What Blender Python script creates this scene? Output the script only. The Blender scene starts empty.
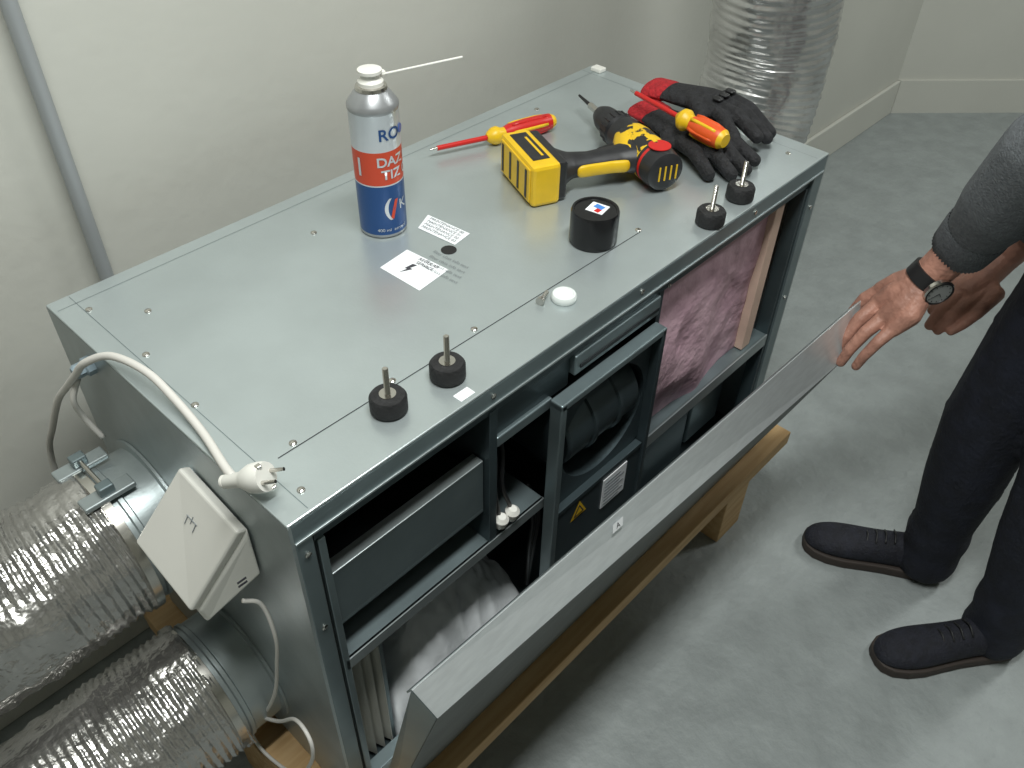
import bpy, bmesh, math, random
from mathutils import Vector, Matrix, Euler, noise
random.seed(7)
C=bpy.context.collection
# ------------------------------------------------------------------ materials
MATS={}
def mat(name,col,metal=0.0,rough=0.5,var=0.0,vscale=8.0,bump=0.0,bscale=60.0,col2=None,stretch=(1,1,1),spec=None,detail=4,coat=0,edge=(.35,.65)):
    if name in MATS: return MATS[name]
    m=bpy.data.materials.new(name); m.use_nodes=True; nt=m.node_tree; b=nt.nodes['Principled BSDF']
    b.inputs['Base Color'].default_value=(*col,1); b.inputs['Metallic'].default_value=metal; b.inputs['Roughness'].default_value=rough
    if spec is not None: b.inputs['Specular IOR Level'].default_value=spec
    if coat:
        b.inputs['Coat Weight'].default_value=coat; b.inputs['Coat Roughness'].default_value=.06
    tc=nt.nodes.new('ShaderNodeTexCoord'); mp=nt.nodes.new('ShaderNodeMapping'); mp.inputs['Scale'].default_value=stretch
    nt.links.new(tc.outputs['Object'],mp.inputs['Vector'])
    if var>0 or col2:
        n=nt.nodes.new('ShaderNodeTexNoise'); n.inputs['Scale'].default_value=vscale; n.inputs['Detail'].default_value=detail
        nt.links.new(mp.outputs[0],n.inputs['Vector'])
        r=nt.nodes.new('ShaderNodeValToRGB'); r.color_ramp.elements[0].position=edge[0]; r.color_ramp.elements[1].position=edge[1]
        c2=col2 or tuple(min(1,c*(1+var)) for c in col); c1=col if col2 else tuple(c*(1-var) for c in col)
        r.color_ramp.elements[0].color=(*c1,1); r.color_ramp.elements[1].color=(*c2,1)
        nt.links.new(n.outputs['Fac'],r.inputs['Fac']); nt.links.new(r.outputs['Color'],b.inputs['Base Color'])
    if bump>0:
        n2=nt.nodes.new('ShaderNodeTexNoise'); n2.inputs['Scale'].default_value=bscale; n2.inputs['Detail'].default_value=3
        nt.links.new(mp.outputs[0],n2.inputs['Vector'])
        bp=nt.nodes.new('ShaderNodeBump'); bp.inputs['Strength'].default_value=bump; bp.inputs['Distance'].default_value=.01
        nt.links.new(n2.outputs['Fac'],bp.inputs['Height']); nt.links.new(bp.outputs[0],b.inputs['Normal'])
        if coat: nt.links.new(bp.outputs[0],b.inputs['Coat Normal'])
    MATS[name]=m; return m
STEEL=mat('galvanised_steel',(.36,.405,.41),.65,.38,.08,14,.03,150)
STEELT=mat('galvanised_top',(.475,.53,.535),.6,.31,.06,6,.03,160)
STEELP=mat('galvanised_panel_lit',(.72,.75,.76),.5,.34,.05,30,.04,60,stretch=(1,4,4))  # panel sheet, lighter copy: light on the upper facet painted into the colour
STEELO=mat('galvanised_panel_shaded',(.13,.14,.135),.3,.5,.1,20)  # same sheet, darker copy: shade on the down-turned face painted into the colour
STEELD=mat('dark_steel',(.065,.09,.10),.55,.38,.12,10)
STEELM=mat('mid_steel',(.19,.238,.25),.6,.36,.1,10)
BLACK=mat('black_plastic',(.012,.012,.013),0,.45)
RUB=mat('black_rubber',(.012,.012,.013),0,.7,.3,40,.3,200)
INNER=mat('inner_dark',(.010,.013,.015),.2,.5)  # near-black: bay shade painted into inner sheets and exchanger; also gasket and seam
WALL=mat('painted_wall',(.56,.56,.51),0,.6,.03,2,.10,26)
FLOOR=mat('painted_floor',(.275,.300,.297),0,.55,.07,14,.55,32,detail=14,spec=.4)
WOOD=mat('pallet_wood',(.42,.26,.11),0,.65,0,6,.2,80,col2=(.52,.35,.175),stretch=(1,12,12))
WHITE=mat('white_plastic',(.74,.73,.68),0,.4,.03,5)
WHITEC=mat('white_cable',(.64,.62,.58),0,.5)
DUCT=mat('aluminium_foil',(.44,.43,.41),.85,.26,.2,9,.85,30,coat=.8)
DUCTR=mat('aluminium_foil_clean',(.68,.68,.67),.85,.27,.2,9,.45,16)
CHROME=mat('chrome',(.6,.58,.54),1,.22)
YEL=mat('yellow_plastic',(.75,.47,.012),0,.4,.05,30)
CAMO=mat('yellow_black_print',(.018,.018,.018),0,.42,0,34,0,0,col2=(.75,.47,.012),edge=(.46,.48))
RED=mat('red_plastic',(.55,.015,.012),0,.38)
ORG=mat('orange_plastic',(.70,.09,.015),0,.4)
PAPER=mat('label_paper',(.82,.84,.86),0,.6)
INK=mat('ink',(.05,.05,.06),0,.6)
GREYINK=mat('grey_ink',(.22,.24,.25),0,.6)
SKIN=mat('skin',(.38,.19,.14),0,.5,.18,30,.25,120,spec=.4)
TROU=mat('navy_trousers',(.007,.009,.018),0,.85,.3,30,.3,120)
KNIT=mat('grey_knit',(.12,.13,.14),0,.9,.15,150,.3,300)
HAIR=mat('brown_hair',(.04,.025,.015),0,.6,.3,60,.6,90,stretch=(1,1,.2))
SHOE=mat('navy_suede',(.008,.009,.016),0,.8,.3,60,.3,200)
SOLE=mat('shoe_sole',(.04,.03,.025),0,.7)
PINK=mat('pink_filter_media',(.52,.33,.40),0,.95,0,12,.35,45,col2=(.60,.41,.47))
TAN=mat('filter_frame_card',(.62,.45,.36),0,.7,.06,20)
# ------------------------------------------------------------------ helpers
def empty(name,loc=(0,0,0),rot=None):
    e=bpy.data.objects.new(name,None); e.location=loc
    if rot: e.rotation_euler=rot
    C.objects.link(e); return e
def addmesh(name,me,m=None,parent=None,smooth=False):
    o=bpy.data.objects.new(name,me); C.objects.link(o)
    if m: me.materials.append(m)
    if parent: o.parent=parent
    if smooth:
        for p in me.polygons: p.use_smooth=True
    return o
def bm2(name,bm,m,parent,smooth=False):
    bmesh.ops.recalc_face_normals(bm,faces=bm.faces)
    me=bpy.data.meshes.new(name); bm.to_mesh(me); bm.free(); return addmesh(name,me,m,parent,smooth)
def bevel(o,w,seg=2):
    md=o.modifiers.new('bev','BEVEL'); md.width=w; md.segments=seg; md.limit_method='ANGLE'; return o
def box(name,a,b,m,parent=None,bv=.0,rot=None):
    bm=bmesh.new(); bmesh.ops.create_cube(bm,size=1)
    s=[abs(b[i]-a[i]) for i in range(3)]; c=[(a[i]+b[i])/2 for i in range(3)]
    for v in bm.verts: v.co=Vector((v.co.x*s[0],v.co.y*s[1],v.co.z*s[2]))
    o=bm2(name,bm,m,parent); o.location=c
    if rot: o.rotation_euler=rot
    if bv: bevel(o,bv)
    return o
def poly(name,verts,faces,m,parent=None,smooth=False,thick=0):
    me=bpy.data.meshes.new(name); me.from_pydata([tuple(v) for v in verts],[],faces); me.update()
    o=addmesh(name,me,m,parent,smooth)
    if thick:
        md=o.modifiers.new('s','SOLIDIFY'); md.thickness=thick; md.offset=0
    return o
def lathe(name,prof,m,parent=None,seg=40,p=(0,0,0),d=(0,0,1),smooth=True,mats=None,angle=35):
    q=Vector((0,0,1)).rotation_difference(Vector(d).normalized())
    vs=[];fs=[];mi=[]
    for pr in prof:
        for i in range(seg):
            a=2*math.pi*i/seg; vs.append(Vector(p)+q@Vector((pr[0]*math.cos(a),pr[0]*math.sin(a),pr[1])))
    n=len(prof)
    for j in range(n-1):
        for i in range(seg):
            k=(i+1)%seg; fs.append((j*seg+i,j*seg+k,(j+1)*seg+k,(j+1)*seg+i)); mi.append(prof[j][2] if len(prof[j])>2 else 0)
    fs.append(tuple(reversed(range(seg)))); mi.append(mi[0])
    fs.append(tuple((n-1)*seg+i for i in range(seg))); mi.append(mi[-2] if len(mi)>1 else 0)
    me=bpy.data.meshes.new(name); me.from_pydata([tuple(v) for v in vs],[],fs); me.update()
    o=addmesh(name,me,None if mats else m,parent,False)
    if mats:
        for x in mats: me.materials.append(x)
        for i,pl in enumerate(me.polygons): pl.material_index=mi[i]
    if smooth:
        for pl in me.polygons[:-2]: pl.use_smooth=True
        try: me.set_sharp_from_angle(angle=math.radians(angle))
        except Exception: pass
    return o
def cyl(name,p0,p1,r0,r1,m,parent=None,seg=28):
    p0=Vector(p0);p1=Vector(p1); L=(p1-p0).length
    return lathe(name,[(r0,0),(r1,L)],m,parent,seg,p0,p1-p0)
def catmull(pts,n=8):
    P=[Vector(p) for p in pts]; P=[P[0]*2-P[1]]+P+[P[-1]*2-P[-2]]; out=[]
    for i in range(1,len(P)-2):
        for k in range(n):
            t=k/n; a,b,c,d=P[i-1],P[i],P[i+1],P[i+2]
            out.append(.5*((2*b)+(c-a)*t+(2*a-5*b+4*c-d)*t*t+(3*b-a-3*c+d)*t*t*t))
    out.append(P[-2]); return out
def sweep(name,path,rf,m,parent=None,seg=12,smooth=True,jit=None):
    n=len(path); t=[(path[min(i+1,n-1)]-path[max(i-1,0)]).normalized() for i in range(n)]
    u=t[0].orthogonal().normalized(); vs=[];fs=[]
    for i in range(n):
        u=(u-t[i]*u.dot(t[i])).normalized(); w=t[i].cross(u); r=rf(i/(n-1)) if callable(rf) else rf
        for k in range(seg):
            a=2*math.pi*k/seg; rr=r*(jit(i,k) if jit else 1)
            vs.append(path[i]+(u*math.cos(a)+w*math.sin(a))*rr)
    for i in range(n-1):
        for k in range(seg):
            k2=(k+1)%seg; fs.append((i*seg+k,i*seg+k2,(i+1)*seg+k2,(i+1)*seg+k))
    fs.append(tuple(reversed(range(seg)))); fs.append(tuple((n-1)*seg+k for k in range(seg)))
    me=bpy.data.meshes.new(name); me.from_pydata([tuple(v) for v in vs],[],fs); me.update()
    return addmesh(name,me,m,parent,smooth)
def cable(name,pts,r,m,parent=None,n=8): return sweep(name,catmull(pts,n),r,m,parent,10)
def organic(name,chains,voxel,m,parent=None,sm=6,dens=.3,sub=2):
    bm=bmesh.new()
    def ball(p,r,yaw):
        if not isinstance(r,tuple): r=(r,r,r)
        M=Matrix.Translation(p)@Matrix.Rotation(yaw,4,'Z')@Matrix.Diagonal((*r,1))
        bmesh.ops.create_icosphere(bm,subdivisions=sub,radius=1,matrix=M)
    for ch in chains:
        yaw=0
        if not isinstance(ch,list): yaw,ch=ch
        for i in range(len(ch)-1):
            (p,r),(q,s)=ch[i],ch[i+1]; p=Vector(p);q=Vector(q)
            rm=min((min(r) if isinstance(r,tuple) else r),(min(s) if isinstance(s,tuple) else s))
            k=max(1,int((q-p).length/(rm*dens)))
            for j in range(k):
                f=j/k
                rr=tuple(a+(b-a)*f for a,b in zip(r,s)) if isinstance(r,tuple) else r+(s-r)*f
                ball(p.lerp(q,f),rr,yaw)
        ball(Vector(ch[-1][0]),ch[-1][1],yaw)
    me=bpy.data.meshes.new(name); bm.to_mesh(me); bm.free()
    o=addmesh(name,me,m,parent,True)
    r=o.modifiers.new('r','REMESH'); r.mode='VOXEL'; r.voxel_size=voxel; r.use_smooth_shade=True
    s=o.modifiers.new('s','SMOOTH'); s.factor=.5; s.iterations=sm
    return o
def textmesh(name,body,size,m,parent=None,fn=None,loc=(0,0,0),rotz=0,rot=None,align='CENTER',bold=0):
    cu=bpy.data.curves.new(name,'FONT'); cu.body=body; cu.size=size; cu.align_x=align; cu.align_y='CENTER'; cu.offset=bold
    t=bpy.data.objects.new(name+'_tmp',cu); C.objects.link(t)
    bpy.context.view_layer.update(); dg=bpy.context.evaluated_depsgraph_get()
    me=bpy.data.meshes.new_from_object(t.evaluated_get(dg)); me.materials.clear()
    bpy.data.objects.remove(t)
    if fn:
        for v in me.vertices: v.co=fn(v.co)
    o=addmesh(name,me,m,parent)
    o.location=loc; o.rotation_euler=rot if rot else (0,0,rotz); return o
# ------------------------------------------------------------------ camera
EX=Vector((1082,759,-867)).normalized(); EY=Vector((-1268.5,817.6,-867)).normalized(); EZ=EX.cross(EY).normalized(); EY=EZ.cross(EX)
CAM=Vector((-0.255,-0.534,1.6))
cam=bpy.data.objects.new('camera',bpy.data.cameras.new('camera')); C.objects.link(cam)
M=Matrix(((EX.x,EX.y,EX.z),(EY.x,EY.y,EY.z),(EZ.x,EZ.y,EZ.z))).to_4x4(); M.translation=CAM
cam.matrix_world=M; cam.data.sensor_width=36; cam.data.lens=36*867/1024; cam.data.clip_start=.02
bpy.context.scene.camera=cam
# ------------------------------------------------------------------ room
box('floor',(-2.6,-3.6,-.1),(6,1,0),FLOOR)
box('ceiling',(-2.6,-3.6,2.8),(6,1,2.9),WALL)
box('wall_back',(-2.6,.69,0),(3.44,.8,2.8),WALL)
box('wall_left',(-2.6,-3.6,0),(-2.5,.69,2.8),WALL)
box('wall_front',(-2.5,-3.6,0),(5.7,-3.5,2.8),WALL)
box('wall_right',(5.6,-3.5,0),(5.7,-1.4,2.8),WALL)
def prism(name,pts,z0,z1,m,parent=None):
    n=len(pts); v=[(x,y,z0) for x,y in pts]+[(x,y,z1) for x,y in pts]
    f=[tuple(reversed(range(n))),tuple(range(n,2*n))]+[(i,(i+1)%n,(i+1)%n+n,i+n) for i in range(n)]
    return poly(name,v,f,m,parent)
prism('wall_angled',[(3.44,.69),(5.6,-1.4),(5.7,-1.33),(3.5,.8)],0,2.8,WALL)
box('baseboard_back',(-2.5,.675,0),(3.435,.69,.142),WALL,bv=.004)
prism('baseboard_angled',[(3.44,.675),(5.58,-1.395),(5.6,-1.4),(3.44,.69)],0,.142,WALL)
pp=empty('wall_pipe')
cyl('pipe',(.130,.665,.0),(.130,.665,2.8),.0108,.0108,mat('pipe_grey',(.36,.38,.39),.2,.45),pp,20)
for z in (.5,1.5,2.3): box('bracket_%d'%int(z*10),(.112,.664,z),(.149,.69,z+.02),STEEL,pp,.002)
for i,(x,y,e) in enumerate([(.1,-.35,51),(2.9,-1.0,34)]):
    L=empty('ceiling_lamp')
    box('housing',(x-.62,y-.16,2.74),(x+.62,y+.16,2.8),WHITE,L,.01)
    la=bpy.data.lights.new('tube','AREA'); la.shape='RECTANGLE'; la.size=1.2; la.size_y=.28; la.energy=e; la.color=(.97,1,.975)
    lo=bpy.data.objects.new('tube_light',la); lo.location=(x,y,2.73); C.objects.link(lo); lo.parent=L
w=bpy.data.worlds.new('World'); bpy.context.scene.world=w; w.use_nodes=True
w.node_tree.nodes['Background'].inputs[0].default_value=(.5,.55,.55,1); w.node_tree.nodes['Background'].inputs[1].default_value=.3
vs=bpy.context.scene.view_settings
try:
    vs.view_transform='Standard'; vs.look='None'
except Exception: pass
# ------------------------------------------------------------------ pallet
P=empty('wooden_pallet')
for i,y in enumerate((-.07,.075,.22,.365,.45)): box('deck_board_%d'%i,(-.05,y,.196 if i else .184),(1.195,y+.1,.22),WOOD,P,.002)
for i,x in enumerate((-.05,.5,.98)):
    box('cross_board_%d'%i,(x,.035,.174),(x+.1,.545,.196),WOOD,P,.002)
    for j,y in enumerate((-.055,.2,.44)):
        if i==1 and j==0: continue
        box('block_%d%d'%(i,j),(x+.005,y,.0),(x+.095,y+.09,.184 if j==0 else .174),WOOD,P,.002)
# ------------------------------------------------------------------ ventilation unit
U=empty('ventilation_unit'); L_,W_,H_=1.134,.53,.9; Z0=.222
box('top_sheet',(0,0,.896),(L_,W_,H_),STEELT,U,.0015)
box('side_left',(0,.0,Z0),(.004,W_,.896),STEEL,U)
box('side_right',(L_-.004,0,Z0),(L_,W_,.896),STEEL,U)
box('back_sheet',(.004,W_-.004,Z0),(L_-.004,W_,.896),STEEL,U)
box('bottom_sheet',(.004,0,Z0),(L_-.004,W_-.004,Z0+.004),STEELD,U)
box('top_rail',(.004,0,.868),(L_-.004,.022,.896),STEELM,U,.001)
box('top_rail_lip',(.004,-.002,.8655),(L_-.004,.01,.869),STEEL,U,.0005)
box('inner_top_rail',(.03,.006,.845),(L_-.03,.03,.866),STEELD,U,.001)
box('stile_left',(.004,0,Z0+.004),(.026,.022,.866),STEELM,U,.001)
box('gasket_left',(.026,.008,Z0+.03),(.032,.03,.845),INNER,U)
box('inner_stile_left',(.032,.003,Z0+.03),(.042,.03,.845),STEELM,U,.001)
box('stile_right',(1.1,0,Z0+.004),(L_-.004,.022,.866),STEELM,U,.001)
box('gasket_right',(1.088,.004,Z0+.03),(1.1,.03,.845),STEELD,U)
box('bottom_rail',(.028,0,Z0+.004),(1.1,.022,.262),STEELM,U,.001)
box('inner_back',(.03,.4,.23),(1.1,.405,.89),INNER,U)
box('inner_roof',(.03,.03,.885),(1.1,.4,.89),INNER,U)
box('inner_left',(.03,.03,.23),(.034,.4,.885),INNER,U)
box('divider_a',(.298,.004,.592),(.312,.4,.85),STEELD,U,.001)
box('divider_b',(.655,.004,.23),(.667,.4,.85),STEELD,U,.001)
box('exchanger_face',(.042,.014,.662),(.296,.018,.758),STEELM,U,.001)
box('exchanger_lip',(.042,.014,.755),(.296,.034,.759),STEEL,U,.001)
box('exchanger_foot',(.042,.014,.655),(.296,.04,.662),STEELM,U,.001)
box('exchanger_body',(.045,.04,.66),(.29,.38,.73),INNER,U)
box('exchanger_cap',(.046,.16,.73),(.29,.38,.80),INNER,U,.003)
box('shelf_left',(.036,.004,.585),(.415,.4,.592),STEELM,U,.001)
box('shelf_lip_left',(.036,.003,.572),(.415,.008,.592),STEEL,U)
pl=[];fc=[]
n=7
for i in range(n):
    x=.055+.008*i; y=.03+(.02 if i%2 else 0)
    pl+= [(x,y,.24),(x,y,.54)]
for i in range(n-1): fc.append((2*i,2*i+2,2*i+3,2*i+1))
poly('pleated_filter',pl,fc,mat('filter_white',(.6,.6,.55),0,.8),U,thick=.002)
box('filter_edge_a',(.044,.03,.235),(.052,.1,.55),STEELM,U)
box('filter_edge_b',(.104,.03,.235),(.110,.1,.55),STEELM,U)
box('beam_a',(.312,.01,.79),(.46,.04,.842),STEELD,U,.002)
box('beam_b',(.46,.0,.812),(.655,.03,.846),STEELM,U,.002)
box('beam_c',(.312,.004,.778),(.42,.02,.796),STEELM,U,.002)
box('beam_groove',(.47,-.002,.822),(.65,.0,.828),INNER,U)
def holeplate(name,x0,x1,z0,z1,cx,cz,r,y0,y1,m,parent,seg=48):
    bm=bmesh.new(); rings=[]
    for y in (y0,y1):
        inn=[];outr=[]
        for i in range(seg):
            a=2*math.pi*i/seg; c,s=math.cos(a),math.sin(a)
            inn.append(bm.verts.new((cx+r*c,y,cz+r*s)))
            tx=((x1-cx) if c>0 else (x0-cx))/c if abs(c)>1e-6 else 1e9; tz=((z1-cz) if s>0 else (z0-cz))/s if abs(s)>1e-6 else 1e9
            t=min(tx,tz); outr.append(bm.verts.new((cx+t*c,y,cz+t*s)))
        rings.append((inn,outr))
    for i in range(seg):
        k=(i+1)%seg
        for j in (0,1): bm.faces.new((rings[j][0][i],rings[j][0][k],rings[j][1][k],rings[j][1][i]))
        bm.faces.new((rings[0][0][i],rings[0][0][k],rings[1][0][k],rings[1][0][i]))
        bm.faces.new((rings[0][1][i],rings[0][1][k],rings[1][1][k],rings[1][1][i]))
    return bm2(name,bm,m,parent)
FANM=mat('fan_dark_steel',(.05,.068,.075),.5,.33,.1,10)
holeplate('fan_plate',.42,.642,.562,.795,.535,.678,.098,-.006,0,STEELD,U)
box('fan_frame_l',(.410,-.022,.40),(.422,0,.80),STEELM,U,.002)
box('fan_frame_r',(.640,-.022,.40),(.65,0,.80),STEELD,U,.002)
box('fan_frame_t',(.410,-.022,.79),(.65,0,.802),STEELM,U,.002)
box('fan_frame_m',(.424,-.018,.553),(.638,0,.563),STEELD,U,.001)
box('fan_base_plate',(.422,-.016,.40),(.640,0,.553),STEELD,U,.001)
lathe('fan_inner_wall',[(.0,.10),(.095,.10),(.098,.0),(.101,0),(.101,.12)],FANM,U,56,(.535,-.002,.678),(0,1,0))
lathe('fan_drum',[(.03,-.085),(.062,-.085),(.066,-.08),(.066,-.03),(.070,-.028),(.070,-.022),(.066,-.02),(.066,.03),(.070,.032),(.070,.038),(.066,.04),(.066,.08),(.03,.085)],FANM,U,56,(.535,.055,.678),(1,0,0))
box('rating_label',(.540,-.018,.475),(.602,-.0165,.545),PAPER,U)
for i in range(7): box('label_line_%d'%i,(.545,-.0186,.482+.0085*i),(.585+.01*(i%2),-.0179,.4843+.0085*i),GREYINK,U)
poly('warning_triangle',[(.460,-.0170,.510),(.500,-.0170,.510),(.480,-.0170,.547)],[(0,1,2)],YEL,U)
poly('warning_triangle_fill',[(.467,-.0175,.5145),(.493,-.0175,.5145),(.480,-.0175,.538)],[(0,1,2)],INK,U)
poly('warning_triangle_core',[(.4715,-.018,.5175),(.4885,-.018,.5175),(.480,-.018,.533)],[(0,1,2)],YEL,U)
for i in range(2):
    x=.322+.014*i
    cable('wire_%d'%i,[(x,.03,.78),(x+.003,.02,.74),(x-.002,.015,.68),(.325+.023*i,.012,.625)],.0032,BLACK,U)
for i,(x,z) in enumerate(((.325,.612),(.348,.610))): lathe('wire_gland_%d'%i,[(.009,-.008),(.011,0),(.011,.008),(.006,.014)],WHITE,U,16,(x,.008,z),(0,-.2,1))
for i in range(2): cable('lower_wire_%d'%i,[(.43+.01*i,.06,.56),(.435+.012*i,.04,.5),(.43+.01*i,.04,.42),(.44,.05,.3)],.004,BLACK,U)
box('shelf_right',(.667,.004,.515),(1.088,.4,.522),STEELM,U,.001)
box('shelf_lip_right',(.667,.002,.495),(1.088,.006,.522),STEEL,U)
box('lower_fan_box',(.70,.05,.27),(.92,.3,.49),STEELD,U,.004)
box('lower_fan_cover',(.95,.06,.27),(1.07,.3,.48),STEELM,U,.004)
SP=[(.375,.615,.105),(.25,.36,.10)]
def line(n,a,b,w=.0014,m=INNER):
    a=Vector(a);b=Vector(b);d=(b-a).normalized();q=Vector((-d.y,d.x))*w/2
    poly(n,[(a.x-q.x,a.y-q.y,.9004),(b.x-q.x,b.y-q.y,.9004),(b.x+q.x,b.y+q.y,.9004),(a.x+q.x,a.y+q.y,.9004)],[(0,1,2,3)],m,U)
line('seam_front',(.05,.085),(.70,.08),.0012)
line('seam_left',(.030,.005),(.030,.525),.0007,STEELM)
line('seam_right',(1.10,.005),(1.10,.525),.0007,STEELM)
line('seam_back',(.005,.505),(1.13,.505),.0007,STEELM)
for i,(x,y) in enumerate([(.087,.423),(.040,.345),(.354,.422),(.033,.223),(.075,.092),(.558,.487),(.359,.092),(.22,.092),(.62,.09),(.9,.47),(.04,.03),(.035,.48),(.70,.085),(1.08,.05)]):
    lathe('rivet_%d'%i,[(.0048,0),(.0045,.0014),(.0028,.0026),(.0006,.003)],CHROME,U,14,(x,y,.9))
for i,(x,z) in enumerate([(.016,.84),(.016,.70),(.3,.882),(.6,.882),(.9,.882),(1.117,.8),(1.117,.6),(.67,.857)]):
    lathe('front_screw_%d'%i,[(.004,0),(.004,.0015),(.001,.0022)],CHROME,U,12,(x,-.0,z),(0,-1,0))
lathe('drain_hole',[(.0115,0),(.0115,.0006)],BLACK,U,24,(.463,.248,.9))
box('corner_clip',(1.11,.49,.9),(1.13,.515,.908),WHITE,U,.002)
box('tag',(.252,.006,.9002),(.275,.020,.9008),PAPER,U)
def sticker(name,c,z=.9006):
    return poly(name,[(x,y,z) for x,y in c],[(0,1,2,3)],PAPER,U)
S1=[(.471,.323),(.478,.251),(.515,.257),(.507,.340)]; sticker('info_sticker',S1)
S2=[(.364,.284),(.366,.204),(.428,.212),(.421,.291)]; sticker('lightning_sticker',S2)
def onq(S,u,v):
    a=Vector(S[0]).lerp(Vector(S[1]),u); b=Vector(S[3]).lerp(Vector(S[2]),u); return a.lerp(b,v)
def qtext(n,S,body,u,v,size,m=INK,rz=-1.48):
    p=onq(S,u,v); textmesh(n,body,size,m,U,loc=(p.x,p.y,.9012),rotz=rz)
for i in range(4): qtext('info_text_%d'%i,S1,'MAINTENANCE 0%d'%i,.5,.85-.22*i,.0080,GREYINK)
qtext('sticker_text_a',S2,'REGULAR\nSERVICE',.6,.82,.0085)
p=onq(S2,.42,.42)
bolt=[(-.004,.018),(.006,.02),(.001,.004),(.008,.004),(-.006,-.02),(-.001,-.002),(-.007,-.002)]
poly('lightning_symbol',[(p.x+.7*(x*math.cos(-1.48)-y*math.sin(-1.48)),p.y+.7*(x*math.sin(-1.48)+y*math.cos(-1.48)),.9012) for x,y in bolt],[tuple(range(7))],INK,U)
for i in range(4): textmesh('print_%d'%i,'filter class info text',.0085,GREYINK,U,loc=(.448-.012*i,.228-.005*i,.9008),rotz=-1.48)
# ------------------------------------------------------------------ pink filter
PF=empty('air_filter')
nx,nz=70,50; vs_=[];fs_=[]
for j in range(nz+1):
    for i in range(nx+1):
        u=i/nx;v=j/nz
        x=.672+u*.335; z=.520+v*.34
        fold=.006*math.sin(8*u+5*v+3*noise.noise(Vector((u*2,v*2,4))))*(1-v*.4)
        cr=abs(noise.noise(Vector((u*4,v*3,8))))*.010
        y=.026+.010*noise.noise(Vector((u*2.4,v*2.2,.3)))+fold*.5+cr+.0015*noise.noise(Vector((u*12,v*9,1)))-.026*math.sin(math.pi*min(1,v*1.1))*(1-u)
        vs_.append((x,y,z-.012*(1-u)*(1-v)))
for j in range(nz):
    for i in range(nx):
        a=j*(nx+1)+i; fs_.append((a,a+1,a+nx+2,a+nx+1))
poly('filter_media',vs_,fs_,PINK,PF,True,.004)
box('frame_side',(1.006,.012,.524),(1.036,.07,.86),TAN,PF,.002)
box('frame_side_inner',(1.036,.05,.524),(1.050,.09,.86),WOOD,PF,.002)
box('frame_bottom',(.672,.06,.523),(1.04,.1,.535),TAN,PF,.002)
# ------------------------------------------------------------------ white bag
bg=[];bf=[]
nx,ny=64,44
for j in range(ny+1):
    for i in range(nx+1):
        u=i/nx;v=j/ny
        e=(math.sin(math.pi*u)*math.sin(math.pi*v))**.32
        rid=abs(noise.noise(Vector((u*6,v*5,5))))+.5*abs(noise.noise(Vector((u*13,v*10,2))))
        z=.235+.26*e*(1-.30*u)*(.95+.25*noise.noise(Vector((u*3,v*2,2)))) +.05*rid*e
        bg.append((.115+u*.31+.012*noise.noise(Vector((v*4,0,1))),.012+v*.22+.03*abs(noise.noise(Vector((u*6,v*5,7)))),max(.23,min(.565,z))))
for j in range(ny):
    for i in range(nx):
        a=j*(nx+1)+i; bf.append((a,a+1,a+nx+2,a+nx+1))
PB=empty('plastic_bag'); poly('bag_surface',bg,bf,mat('white_bag',(.82,.85,.87),0,.25,.05,20,.3,22),PB,True)
# ------------------------------------------------------------------ access panel
AP=empty('access_panel')
IL,IR=Vector((.03,-.138,.711)),Vector((1.10,-.149,.687))
OL,OR=Vector((.045,-.159,.655)),Vector((1.03,-.1695,.595))
BL,BR=Vector((.05,-.034,.2235)),Vector((1.10,-.034,.2235))
b2=Vector((0,.024,0))
def strip(name,A,B,m,th=.0022,nn=1):
    V=[];F=[]
    for i in range(nn+1): V+=[A[0].lerp(A[1],i/nn),B[0].lerp(B[1],i/nn)]
    for i in range(nn): F.append((2*i,2*i+1,2*i+3,2*i+2))
    return poly(name,V,F,m,AP,False,th)
lp=Vector((.0,.010,-.018))
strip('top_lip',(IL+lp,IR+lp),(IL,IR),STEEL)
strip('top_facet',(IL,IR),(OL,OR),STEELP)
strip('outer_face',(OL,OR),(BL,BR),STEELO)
strip('bottom_flange',(BL,BR),(BL+b2,BR+b2),STEEL)
poly('end_flange_left',[IL,OL,BL,BL+b2],[(0,1,2,3)],STEELM,AP,thick=.0022)
poly('end_flange_right',[IR,OR,BR,BR+b2],[(0,1,2,3)],STEELO,AP,thick=.0022)
q=IL.lerp(IR,.335).lerp(OL.lerp(OR,.335),.24); t1=(IR-IL).normalized(); t2=(OL.lerp(OR,.4)-IL.lerp(IR,.4)).normalized(); nn_=t1.cross(t2); nn_=nn_ if nn_.y<0 else -nn_
poly('tape_mark',[q+t1*a+t2*b+nn_*.003 for a,b in((-.011,-.007),(.011,-.007),(.011,.007),(-.011,.007))],[(0,1,2,3)],PAPER,AP)
textmesh('tape_text','A',.012,INK,AP,loc=q+nn_*.0036,rot=Matrix((t1,-t2,nn_)).transposed().to_euler())
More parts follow.
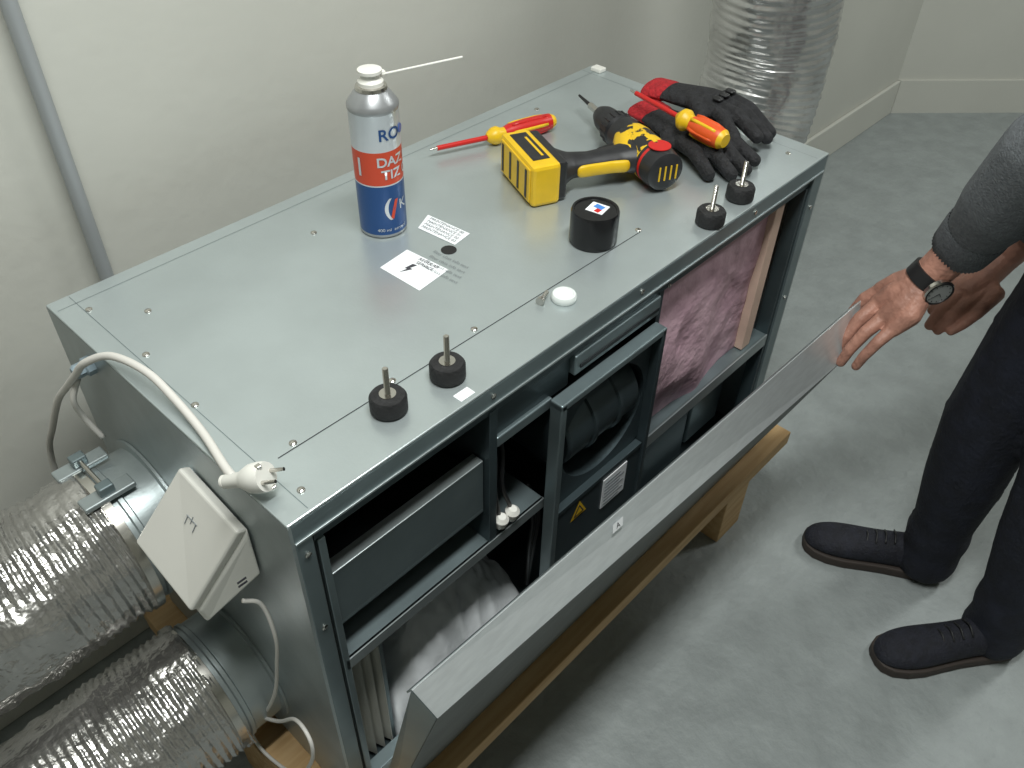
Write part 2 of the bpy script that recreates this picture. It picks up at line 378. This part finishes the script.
# ------------------------------------------------------------------ spray can
SC=empty('spray_can',(.439,.363,.9)); SC.scale=(1.05,1.05,1.0)
CW=mat('can_white',(.60,.63,.66),.3,.3); CB=mat('can_blue',(.02,.075,.23),.2,.3); CO=mat('can_orange',(.60,.065,.025),.1,.35); CG=mat('can_grey',(.36,.37,.38),.6,.35)
lathe('can_body',[(.030,0,3),(.033,.002,3),(.033,.006,1),(.033,.084,0),(.033,.086,2),(.033,.136,0),(.033,.188,3),(.0338,.190,3),(.0338,.194,3),(.031,.199,3),(.025,.208,3),(.020,.213,3)],None,SC,56,mats=[CW,CB,CO,CG])
lathe('valve_cup',[(.020,.212),(.021,.214),(.020,.218),(.012,.220)],CHROME,SC,40)
lathe('actuator',[(.0165,.217),(.0165,.224),(.0125,.228),(.012,.233),(.0155,.235),(.0155,.239),(.002,.241)],WHITE,SC,32)
box('actuator_nozzle',(.008,-.006,.225),(.022,.004,.233),WHITE,SC,.002,(0,0,-.35))
cyl('straw',(.014,-.005,.229),(.120,-.043,.233),.0016,.0016,WHITE,SC,10)
def wrap(a0,z0,r=.0336):
    return lambda co:(r*math.cos(a0+co.x/.033),r*math.sin(a0+co.x/.033),z0+co.y)
textmesh('label_word_a','RO',.023,CB,SC,wrap(math.radians(-95),.160),bold=.0004)
lathe('label_dot',[(.0065,0),(.0065,.0008)],mat('dot_blue',(.03,.10,.35),0,.3),SC,20,(.0334*math.cos(math.radians(-57)),.0334*math.sin(math.radians(-57)),.161),(math.cos(math.radians(-57)),math.sin(math.radians(-57)),0))
textmesh('label_word_b','DAZ 0\nTIZ 0',.0195,CW,SC,wrap(math.radians(-84),.111),bold=.0004)
textmesh('label_word_c','400 ml  aerosol',.007,CW,SC,wrap(math.radians(-105),.014))
textmesh('label_word_d','K',.022,CW,SC,wrap(math.radians(-72),.05))
textmesh('label_word_e','(',.036,CW,SC,wrap(math.radians(-115),.050),bold=.0007)
textmesh('label_word_f','/',.040,CO,SC,wrap(math.radians(-98),.045),bold=.001)
textmesh('label_word_g','1',.040,CW,SC,wrap(math.radians(-175),.111))
# ------------------------------------------------------------------ black cap
BC=empty('black_cap',(.631,.117,.9))
lathe('cap_body',[(.034,0),(.0355,.002),(.0355,.049),(.034,.053),(.031,.053),(.030,.051),(.001,.051)],mat('gloss_black',(.008,.008,.009),0,.25),BC,56)
box('cap_sticker',(-.009,-.014,.0515),(.017,.013,.0522),PAPER,BC,rot=(0,0,.2))
box('sticker_red',(-.006,-.009,.0523),(.003,-.001,.0526),RED,BC); box('sticker_blue',(.003,-.008,.0523),(.013,.007,.0526),mat('blue_print',(.06,.22,.6),0,.5),BC)
WC=empty('white_cap',(.490,.052,.9)); lathe('cap_disc',[(.0165,0),(.0175,.002),(.0175,.007),(.0155,.010),(.013,.0105),(.012,.0095),(.001,.0095)],mat('white_gloss',(.70,.74,.72),0,.3),WC,32)
SB=empty('small_bolt'); lathe('bolt_shank',[(.003,0),(.003,.02),(.006,.02),(.006,.025)],CHROME,SB,12,(.480,.074,.906),(-.3,-.1,0))
for (x,y) in [(.185,.057),(.272,.050),(.793,.020),(.889,.028)]:
    K=empty('rubber_foot',(x,y,.9))
    lathe('rubber_disc',[(.0195,0),(.0222,.003),(.0222,.020),(.0195,.024),(.012,.024),(.011,.0245)],RUB,K,40)
    lathe('washer',[(.010,.0245),(.010,.026),(.004,.026)],CHROME,K,24)
    pr=[]
    for i in range(24):
        z=.026+i*.0016; pr+=[(.0036,z),(.0029,z+.0008)]
    lathe('threaded_stud',pr,CHROME,K,14)
# ------------------------------------------------------------------ screwdrivers
def screwdriver(name,tip,mid,end,cols,hr):
    S=empty(name); tip,mid,end=Vector(tip),Vector(mid),Vector(end); d=(end-mid); Lh=d.length
    cyl('shaft',tip+(mid-tip)*.12,mid,.0042,.0045,RED,S,14)
    cyl('tip',tip,tip+(mid-tip)*.13,.0018,.0028,CHROME,S,12)
    prof=[(.006,0,0),(.010,.004,0),(hr*.95,.012,0),(hr*1.0,.020,0),(hr*.72,.028,0),(hr*.7,.034,1),(hr*.9,.045,1),(hr*1.0,Lh*.55,1),(hr,Lh*.75,1),(hr*.9,Lh*.93,0),(hr*.6,Lh,0),(.002,Lh,0)]
    lathe('handle',prof,None,S,24,mid,d,mats=cols)
    q=Vector((0,0,1)).rotation_difference(d.normalized())
    for i in range(6):
        a=i*math.pi/3; off=q@Vector((math.cos(a),math.sin(a),0))*hr*.9
        sweep('grip_rib_%d'%i,[mid+d*(.35+.1*j)+off*(1 if j in(1,2,3,4) else .9) for j in range(6)],.0032,cols[1 if i%2 else 0],S,8)
    return S
screwdriver('screwdriver',(.633,.470,.9155),(.731,.434,.9155),(.862,.396,.9165),[YEL,RED],.0155)
screwdriver('screwdriver',(.985,.325,.956),(.955,.203,.958),(.940,.098,.955),[YEL,ORG],.0185)
# ------------------------------------------------------------------ drill
D=empty('cordless_drill',(.85,.20,.936),(0,0,math.atan2(.917,.4)))
DK=mat('drill_black',(.018,.018,.02),0,.45,.2,60)
lathe('motor_housing',[(.024,0,1),(.031,.004,1),(.033,.02,1),(.0335,.03,2),(.0335,.036,1),(.034,.042,0),(.034,.10,0),(.032,.115,0),(.030,.12,1),(.030,.145,1),(.026,.15,1),(.022,.155,1)],None,D,40,(-.085,0,0),(1,0,0),mats=[CAMO,DK,RED])
lathe('clutch_ring',[(.024,0),(.028,.003),(.028,.022),(.024,.026)],DK,D,24,(.068,0,0),(1,0,0))
for i in range(16):
    a=i*math.pi/8; box('clutch_rib_%d'%i,(.072,.028*math.cos(a)-.0012,.028*math.sin(a)-.0012),(.088,.028*math.cos(a)+.0012,.028*math.sin(a)+.0012),DK,D)
lathe('chuck',[(.022,0),(.0225,.02),(.021,.03),(.015,.045),(.009,.05),(.007,.051)],DK,D,32,(.094,0,0),(1,0,0))
cyl('bit_holder',(.145,0,0),(.178,0,0),.0062,.0062,CHROME,D,6); cyl('driver_bit',(.178,0,0),(.222,0,0),.0036,.0022,BLACK,D,8)
organic('handle',[[((-.02,.01,0),(.036,.02,.027)),((-.015,.05,0),(.027,.02,.022)),((-.012,.1,0),(.023,.02,.019)),((-.005,.135,0),(.028,.02,.02)),((.0,.158,0),(.048,.01,.03))]],.003,DK,D,4)
organic('gear_shell',[[((.02,.016,0),(.032,.018,.030)),((-.01,.032,0),(.038,.016,.026))]],.003,CAMO,D,3)
organic('handle_stripe',[[((-.041,.05,0),(.006,.010,.012)),((-.036,.07,0),(.005,.012,.012)),((-.032,.12,0),(.005,.012,.012))],[((-.02,.145,0),(.012,.010,.019)),((.03,.156,0),(.018,.008,.026))]],.003,YEL,D,3)
organic('trigger',[[((.018,.042,0),.010),((.014,.066,0),.009)]],.002,BLACK,D,3)
box('battery_top',(-.048,.155,-.032),(.068,.172,.032),DK,D,.004)
box('battery',(-.052,.168,-.035),(.075,.216,.033),YEL,D,.006)
box('battery_base',(-.044,.215,-.029),(.067,.2185,.027),YEL,D,.003)
box('battery_label',(-.030,.178,.0325),(.062,.206,.034),DK,D,.002)
box('battery_stripe',(-.02,.184,.0339),(.045,.188,.0345),YEL,D)
for i in range(4): box('battery_slot_%d'%i,(-.035+.03*i,.2183,-.024),(-.029+.03*i,.2195,.022),DK,D)
lathe('rear_label',[(.018,0),(.018,.0012)],RED,D,28,(-.055,.0,.0325),(0,0,1))
for i in range(4): box('vent_%d'%i,(-.0862,-.018+.01*i,-.012),(-.0848,-.0155+.01*i,.012),YEL,D)
# ------------------------------------------------------------------ work gloves
GB=mat('glove_black',(.012,.012,.014),0,.8,.4,90,.5,160); GR=mat('glove_red',(.40,.012,.018),0,.85,.2,120,.6,250)
def glove(name,wrist,palm,tips,thumb):
    G=empty(name); wv=Vector(wrist);pv=Vector(palm)
    d=(pv-wv).normalized(); s=Vector((-d.y,d.x,0)); yaw=math.atan2(d.y,d.x)
    ch=[(yaw,[(wv+d*.015,(.02,.037,.0135)),(pv,(.03,.045,.017)),(pv+d*.02,(.022,.043,.015))])]
    for i,t in enumerate(tips):
        t=Vector(t); b=pv+d*.025+s*(.034-.0225*i); m_=b.lerp(t,.5)+Vector((0,0,.010))
        ch.append([(b,.0135),(m_,.0135),(t,.0115)])
    ch.append([(wv+d*.045,.014),((wv+d*.05).lerp(Vector(thumb),.6)+Vector((0,0,.004)),.0135),(Vector(thumb),.0115)])
    organic('glove_shell',ch,.003,GB,G,3)
    organic('glove_cuff',[(yaw,[(wv-d*.022,(.012,.041,.015)),(wv+d*.01,(.016,.039,.0155))])],.003,GR,G,2)
    for k in range(3): organic('knuckle_pad_%d'%k,[[(pv+d*.03+s*(.025-.022*k)+Vector((0,0,.016)),(.008,.006,.004)),(pv+d*.038+s*(.025-.022*k)+Vector((0,0,.015)),(.008,.006,.004))]],.0015,BLACK,G,1)
glove('work_glove',(1.010,.290,.918),(.985,.200,.92),[(.99,.065,.915),(.955,.060,.913),(.925,.068,.913),(.900,.095,.912)],(.920,.195,.914))
glove('work_glove',(1.070,.312,.935),(1.075,.225,.942),[(1.095,.098,.916),(1.066,.088,.92),(1.037,.092,.93),(1.010,.12,.93)],(1.01,.19,.944))
# ------------------------------------------------------------------ control box
CBX=empty('control_box')
v=[(0,.209,.840),(0,.089,.820),(-.07,.134,.686),(-.07,.250,.722),  (0,.207,.72),(0,.089,.735),(-.064,.136,.652),(-.064,.25,.69)]
v=[(x-.002,y,z) for x,y,z in v]
o=poly('box_body',v,[(0,1,2,3),(1,5,6,2),(4,7,6,5),(0,3,7,4),(3,2,6,7),(0,4,5,1)],WHITE,CBX); bevel(o,.005,3)
a,b,c,d=[Vector(v[i]) for i in (0,1,2,3)]; nrm=(b-a).cross(d-a).normalized(); nrm=nrm if nrm.x<0 else -nrm
lv=[a.lerp(c,.02),b.lerp(d,.02),c.lerp(a,.02),d.lerp(b,.02)]
o=poly('box_lid',[p+nrm*.012 for p in lv]+[p for p in lv],[(0,1,2,3),(0,4,5,1),(1,5,6,2),(2,6,7,3),(3,7,4,0)],WHITE,CBX); bevel(o,.004,3)
e1=(b-a).normalized(); e2=nrm.cross(e1)
ce=(a+b+c+d)/4+nrm*.0125
sg=1 if e2.z>0 else -1
for i,(p0,p1) in enumerate([((-.010,.03),(.010,.03)),((-.008,.03),(-.008,.018)),((.008,.03),(.008,.018)),((0,.035),(0,.025))]):
    cyl('glyph_%d'%i,ce+e1*p0[0]+e2*sg*p0[1],ce+e1*p1[0]+e2*sg*p1[1],.0006,.0006,GREYINK,CBX,6)
mm=(b+c)/2
for i in range(2): box('side_mark_%d'%i,(mm.x+.004,mm.y-.0225,mm.z-.006-.007*i),(mm.x+.016,mm.y-.0215,mm.z-.003-.007*i),INK,CBX)
cable('control_lead',[(-.03,.10,.70),(-.012,.092,.68),(-.012,.08,.62),(-.015,.095,.54),(-.02,.12,.44),(-.03,.16,.34),(-.045,.2,.27),(-.05,.17,.235),(-.045,.08,.28),(-.04,.02,.40),(-.035,.01,.47),(-.03,.05,.47),(-.03,.12,.37),(-.04,.2,.30)],.0028,WHITEC,CBX)
# ------------------------------------------------------------------ power plug and cord
PW=empty('power_cord')
cable('cord',[(-.004,.085,.913),(.0,.11,.910),(.012,.17,.907),(.016,.23,.915),(.014,.285,.925),(.002,.35,.918),(-.018,.39,.895),(-.026,.42,.862),(-.032,.46,.82),(-.04,.50,.775),(-.048,.56,.69),(-.055,.62,.60),(-.06,.64,.5),(-.06,.64,.3)],.0050,WHITEC,PW)
pd=Vector((.42,-.80,.42)).normalized(); p0=Vector((.004,.066,.919))
lathe('plug_body',[(.006,-.036),(.008,-.03),(.0085,-.012),(.012,-.004),(.0155,.004),(.0165,.012),(.0165,.020),(.0155,.024),(.001,.024)],WHITE,PW,32,p0,pd)
sd=Vector((.9,.42,.0)); sd=(sd-pd*sd.dot(pd)).normalized()
for s in (-1,1):
    base=p0+pd*.023; cyl('pin_%d'%(s+1),base+sd*s*.009,base+sd*s*.009+pd*.019,.0024,.002,CHROME,PW,12)
    box('earth_clip_%d'%(s+1),base+pd.cross(sd)*s*.0145-Vector((.003,.003,.002)),base+pd.cross(sd)*s*.0145+Vector((.003,.003,.002)),CHROME,PW,.001)
for i in range(5): lathe('strain_relief_%d'%i,[(.0075,0),(.0075,.003)],WHITE,PW,16,p0-pd*(.036-.006*i),pd)
cable('second_lead',[(-.020,.44,.84),(-.035,.442,.81),(-.03,.45,.77),(-.02,.44,.73)],.004,WHITEC,PW)
lathe('cable_gland',[(.013,0),(.013,.01),(.010,.012),(.010,.022),(.007,.026)],mat('gland_grey',(.25,.32,.36),0,.5),PW,8,(0,.43,.858),(-1,0,0))
# ------------------------------------------------------------------ flexible ducts
def duct(name,pts,r,m,pitch=.011,crink=.05,fine=.25,depth=.034,filmk=1,film0=.02):
    E=empty(name); path=catmull(pts,10)
    L=[0]
    for i in range(1,len(path)): L.append(L[-1]+(path[i]-path[i-1]).length)
    tot=L[-1]; step=pitch/4; n=int(tot/step); out=[]; j=0
    for i in range(n+1):
        s=i*tot/n
        while j<len(L)-2 and L[j+1]<s: j+=1
        out.append(path[j].lerp(path[j+1],(s-L[j])/max(1e-9,L[j+1]-L[j])))
    def jit(i,k):
        a=2*math.pi*k/72
        x=i*step
        ph=2*math.pi*(x/pitch)+a
        w=.5+.5*math.cos(ph)
        c=noise.noise(Vector((x*10,math.cos(a)*2.2,math.sin(a)*2.2)))
        film=noise.noise(Vector((x*7+3,math.cos(a)*1.6,math.sin(a)*1.6+5)))
        fm=max(0,min(1,(film-film0)*7))*filmk
        cr=abs(noise.noise(Vector((x*26,math.cos(a)*5,math.sin(a)*5+9))))
        return 1-depth*(1-w)*(1-fm*.85)+crink*c*.6+crink*fine*noise.noise(Vector((x*40,math.cos(a)*7,math.sin(a)*7)))+fm*.04*cr
    sweep('duct_skin',out,r,m,E,72,True,jit); return E
d1=duct('flexible_duct',[(-.07,.375,.615),(-.16,.38,.605),(-.32,.40,.58),(-.55,.42,.5),(-.8,.45,.42)],.114,DUCT,crink=.08,fine=.4,film0=-.04)
d2=duct('flexible_duct',[(-.06,.25,.36),(-.15,.255,.35),(-.32,.27,.32),(-.6,.30,.25),(-.9,.34,.2)],.112,DUCT,crink=.08,fine=.4,film0=-.04)
d3=duct('flexible_duct',[(1.22,.36,.55),(1.38,.365,.56),(1.53,.37,.64),(1.585,.375,.83),(1.565,.38,1.1),(1.545,.39,1.6),(1.53,.4,2.2),(1.53,.4,2.78)],.138,DUCTR,pitch=.018,crink=.05,fine=.4,depth=.024,filmk=.5)
for i,(K,(y,z,r)) in enumerate(((d1,SP[0]),(d2,SP[1]))):
    lathe('spigot',[(r+.012,0),(r+.012,.004),(r,.005),(r,.05),(r+.003,.052),(r+.003,.058),(r,.06),(r,.10)],STEEL,K,56,(-.0005,y,z),(-1,0,0))
    lathe('clamp_band',[(r+.008,0),(r+.011,.001),(r+.011,.013),(r+.008,.014)],CHROME,K,64,(-.068,y,z),(-1,0,0))
    if i==0:
        for s,(dy,dz) in enumerate(((-.03,.108),(.045,.105))):
            box('bracket_%d'%s,(-.10,y+dy-.012,z+dz),(-.03,y+dy+.012,z+dz+.008),STEEL,K,.002)
            box('lug_%d'%s,(-.075,y+dy-.008,z+dz+.008),(-.055,y+dy+.008,z+dz+.022),STEELM,K,.002)
        cyl('screw',(-.065,y-.03,z+.124),(-.065,y+.045,z+.121),.003,.003,CHROME,K,10)
lathe('spigot',[(.12,0),(.12,.1)],STEEL,d3,56,(L_+.0005,.36,.55),(1,0,0))
# ------------------------------------------------------------------ person
PE=empty('person')
def dpx(u,v,dep):
    d=Vector((u-512,384-v,-867))*(dep/867); return Vector((d.dot(EX),d.dot(EY),d.dot(EZ)))+CAM
Fd=Vector((-.55,.83,0)).normalized(); Rd=Vector((Fd.y,-Fd.x,0))
yawR=math.atan2(Rd.y,Rd.x)
hipc=Vector((1.135,-.505,.9)); chest=Vector((1.10,-.42,1.24))
hipR=hipc+Rd*.085; hipL=hipc-Rd*.085
kR=Vector((1.205,-.41,.48)); aR=Vector((1.238,-.425,.10)); kL=Vector((1.145,-.57,.49)); aL=Vector((1.155,-.605,.10))
organic('trousers',[(yawR,[(hipc+Vector((-.01,.02,.10)),(.155,.105,.06)),(hipc,(.17,.12,.08)),(hipc-Vector((0,0,.06)),(.165,.11,.08))]),
   [(hipR,.10),(hipR.lerp(kR,.5),.097),(kR,.083),(kR.lerp(aR,.4),.077),(kR.lerp(aR,.80),.062),(kR.lerp(aR,.9),.067),(aR,.062),(aR-Vector((0,0,.045)),.066)],
   [(hipL,.10),(hipL.lerp(kL,.5),.097),(kL,.083),(kL.lerp(aL,.4),.077),(kL.lerp(aL,.80),.062),(kL.lerp(aL,.9),.067),(aL,.062),(aL-Vector((0,0,.045)),.066)]],.010,TROU,PE,3)
shL=chest-Rd*.185+Vector((0,0,.03)); shR=chest+Rd*.185+Vector((0,0,.03))
elL=Vector((1.055,-.33,1.05)); wL=dpx(928,277,1.46); cuL=dpx(966,243,1.41)
elR=Vector((1.42,-.38,.95)); wR=Vector((1.354,-.288,.715))
cuR=wR.lerp(elR,.28)
organic('sweater',[(yawR,[(hipc+Vector((0,.02,.04)),(.17,.12,.05)),(hipc.lerp(chest,.5),(.16,.115,.08)),(chest,(.18,.125,.09)),(chest+Vector((-.01,.015,.08)),(.13,.085,.05))]),
   [(chest+Vector((-.01,.015,.1)),.075),(chest+Vector((-.02,.03,.15)),.062)],
   [(chest-Rd*.12+Vector((0,0,.05)),.075),(shL,.075),(shL.lerp(elL,.5),.068),(elL,.068),(elL.lerp(cuL,.5),.063),(cuL,.044)],
   [(chest+Rd*.12+Vector((0,0,.05)),.075),(shR,.07),(shR.lerp(elR,.5),.062),(elR,.055),(elR.lerp(cuR,.5),.052),(cuR,.040)]],.008,KNIT,PE,5)
for nm,c_,e_ in (('l',cuL,elL),('r',cuR,elR)):
    d=(c_-e_).normalized(); st=c_-d*.035; vs2=[];fs2=[];sg=96
    u=d.orthogonal().normalized(); w_=d.cross(u); rs=[(.050,-.012),(.0505,.0),(.0485,.03),(.047,.052),(.043,.056),(.036,.05)]
    for r_,h in rs:
        for i in range(sg):
            a=2*math.pi*i/sg; rr=r_*(1+.024*(1 if i%2 else -1)); vs2.append(st+d*h+(u*math.cos(a)+w_*math.sin(a))*rr)
    for j in range(len(rs)-1):
        for i in range(sg):
            k2=(i+1)%sg; fs2.append((j*sg+i,j*sg+k2,(j+1)*sg+k2,(j+1)*sg+i))
    poly('cuff_'+nm,vs2,fs2,KNIT,PE,True)
def finger(*pts): return [(dpx(u,v,d),r) for u,v,d,r in pts]
Hn=[ [(cuL,.035),(wL,.031)],
 [(wL,.031),(dpx(912,290,1.475),.028),(dpx(896,302,1.50),.026)],
 [(wL,.027),(dpx(900,284,1.50),.023),(dpx(882,290,1.525),.0165)],
 [(wL,.027),(dpx(897,294,1.49),.023),(dpx(879,303,1.515),.0165)],
 [(wL,.027),(dpx(902,306,1.475),.022),(dpx(884,317,1.495),.0155)],
 [(wL,.025),(dpx(910,315,1.465),.020),(dpx(893,329,1.48),.0145)],
 finger((882,290,1.525,.0145),(865,299,1.545,.0130),(854,311,1.565,.0112),(849,324,1.58,.0095)),
 finger((879,303,1.515,.0145),(860,319,1.522,.0132),(846,337,1.535,.0113),(839,350,1.555,.0096)),
 finger((884,317,1.495,.0135),(866,332,1.500,.0122),(850,349,1.518,.0106),(841,362,1.54,.0092)),
 finger((893,329,1.48,.0125),(878,342,1.484,.0110),(864,356,1.500,.0096),(856,366,1.52,.0084)),
 finger((925,285,1.49,.018),(905,278,1.54,.015),(885,288,1.58,.012),(870,300,1.60,.0105)) ]
organic('left_hand',Hn,.0022,SKIN,PE,2)
Hr=[ [(cuR,.032),(wR,.030)],
 [(wR,.030),(dpx(984,278,1.60),.027),(dpx(967,290,1.60),.024)],
 finger((985,272,1.62,.018),(960,283,1.62,.0145),(943,298,1.62,.0125),(933,310,1.625,.0105)),
 finger((985,280,1.60,.018),(958,295,1.60,.0145),(941,311,1.61,.0125),(930,325,1.62,.0105)),
 finger((990,288,1.59,.018),(966,304,1.59,.014),(949,319,1.60,.012),(938,330,1.61,.0098)),
 finger((995,294,1.58,.017),(978,312,1.58,.0125),(963,324,1.59,.0105),(951,331,1.60,.009)),
 finger((998,265,1.61,.018),(974,265,1.64,.015),(954,275,1.66,.0125),(942,286,1.67,.0105)) ]
organic('right_hand',Hr,.0022,SKIN,PE,2)
# watch
scx=Vector((EX.x,EY.x,EZ.x)); scy=Vector((EX.y,EY.y,EZ.y)); scz=Vector((EX.z,EY.z,EZ.z))
WT=(cuL-wL).normalized(); wc=wL
lathe('watch_strap',[(.0325,-.012),(.035,-.012),(.035,.012),(.0325,.012)],BLACK,PE,48,wc,WT)
fd=(scz*.8-scy*.35+scx*.35); fd=(fd-WT*fd.dot(WT)).normalized(); fc_=wc+fd*.031
lathe('watch_case',[(.021,0),(.0255,.002),(.0255,.008),(.0235,.010),(.021,.0095)],CHROME,PE,40,fc_,fd)
lathe('watch_dial',[(.021,.0),(.021,.0098)],mat('watch_dial',(.42,.43,.42),.2,.3),PE,40,fc_,fd)
lathe('watch_bezel',[(.0225,.0095),(.0240,.0112),(.0215,.0112),(.0210,.0095)],BLACK,PE,40,fc_,fd)
hq=fd.orthogonal().normalized()
cyl('watch_hand_a',fc_+fd*.0102,fc_+fd*.0102+hq*.015,.0006,.0004,BLACK,PE,6); cyl('watch_hand_b',fc_+fd*.0102,fc_+fd*.0102+fd.cross(hq)*.010,.0007,.0004,BLACK,PE,6)
for i in range(12):
    a=i*math.pi/6; dd=hq*math.cos(a)+fd.cross(hq)*math.sin(a); cyl('hour_mark_%d'%i,fc_+fd*.0101+dd*.0165,fc_+fd*.0101+dd*.019,.0006,.0006,BLACK,PE,6)
# head
hc=chest+Vector((-.055,.085,.285))
ld=(Fd*.75+Vector((0,0,-.55))).normalized(); hup=(Vector((0,0,1))-ld*ld.z).normalized()
def hp(f,r,u_): return hc+ld*f+Rd*r+hup*u_
organic('head',[[(chest+Vector((-.02,.03,.12)),.058),(hp(-.03,0,-.09),.056)],
  [(hp(-.02,0,.03),.092),(hp(.01,0,.02),.085)],[(hp(.02,0,-.04),.068),(hp(.045,0,-.085),.038)],
  [(hp(.085,0,.01),.012),(hp(.105,0,-.025),.014)],[(hp(.085,-.012,-.028),.009),(hp(.085,.012,-.028),.009)],
  [(hp(.074,-.02,-.06),.008),(hp(.078,0,-.06),.010),(hp(.074,.02,-.06),.008)],
  [(hp(.075,-.045,.028),.012),(hp(.083,0,.03),.012),(hp(.075,.045,.028),.012)],
  [(hp(-.01,-.088,.01),.012),(hp(-.005,-.092,-.02),.009)],[(hp(-.01,.088,.01),.012),(hp(-.005,.092,-.02),.009)]],.005,SKIN,PE,3)
for s in (-1,1):
    lathe('eye_%d'%s,[(.012,0),(.011,.004),(.007,.008),(.001,.0095)],mat('eye_white',(.7,.7,.68),0,.2),PE,20,hp(.072,s*.032,.005),ld)
    lathe('iris_%d'%s,[(.005,0),(.004,.002),(.001,.0025)],mat('iris',(.05,.03,.02),0,.2),PE,16,hp(.0805,s*.032,.005),ld)
organic('lips',[[(hp(.080,-.016,-.06),.005),(hp(.086,0,-.058),.006),(hp(.080,.016,-.06),.005)]],.002,mat('lips',(.42,.16,.13),0,.5),PE,2)
organic('hair',[[(hp(-.035,0,.045),.095),(hp(.0,0,.06),.086)],[(hp(-.06,0,0),.075),(hp(-.055,0,-.04),.055)],[(hp(.03,-.03,.085),.04),(hp(.03,.03,.085),.04)]],.006,HAIR,PE,2)
# shoes
def shoe(nm,toe,heel):
    toe=Vector((*toe,0));heel=Vector((*heel,0)); d=(toe-heel); Ls=d.length; d.normalize(); s=Vector((-d.y,d.x,0))
    secs=[(0.0,.020,.030,.075),(.04,.033,.014,.092),(.15,.037,.012,.098),(.28,.037,.012,.096),(.42,.038,.012,.085),(.56,.042,.012,.074),(.70,.047,.012,.066),(.82,.046,.013,.060),(.92,.038,.014,.052),(.98,.024,.018,.040),(1.0,.008,.022,.030)]
    V=[];Fq=[];n=20
    for t,wd,z0,z1 in secs:
        for i in range(n):
            a=2*math.pi*i/n; ca,sa=math.cos(a),math.sin(a)
            x=abs(ca)**.8*math.copysign(1,ca)*wd; z=(z0+z1)/2+(z1-z0)/2*abs(sa)**.75*math.copysign(1,sa)
            if sa>0: x*=1-.3*sa
            V.append(heel+d*Ls*t+s*x+Vector((0,0,z)))
    for j in range(len(secs)-1):
        for i in range(n):
            k2=(i+1)%n; Fq.append((j*n+i,j*n+k2,(j+1)*n+k2,(j+1)*n+i))
    Fq.append(tuple(range(n))); Fq.append(tuple((len(secs)-1)*n+i for i in range(n)))
    o=poly('shoe_upper_'+nm,V,Fq,SHOE,PE,True); o.modifiers.new('ss','SUBSURF').levels=1
    out=[(t,wd+.004) for t,wd,_,_ in secs]
    pts=[heel+d*Ls*t+s*w_ for t,w_ in out]+[heel+d*Ls*t-s*w_ for t,w_ in reversed(out)]
    o=prism('shoe_sole_'+nm,[(p.x,p.y) for p in pts],0,.024,SOLE,PE); bevel(o,.004)
    organic('ankle_'+nm,[[(heel+d*.07+Vector((0,0,.07)),.037),(heel+d*.06+Vector((0,0,.11)),.036)]],.006,SHOE,PE,2)
    for k in range(4):
        c0=heel+d*Ls*(.40+.06*k)+Vector((0,0,.090-.006*k)); cable('lace_%s%d'%(nm,k),[c0-s*.02+Vector((0,0,-.006)),c0+Vector((0,0,.003)),c0+s*.02+Vector((0,0,-.006))],.002,BLACK,PE,4)
shoe('r',(1.125,-.195),(1.262,-.462)); shoe('l',(.952,-.452),(1.186,-.640))
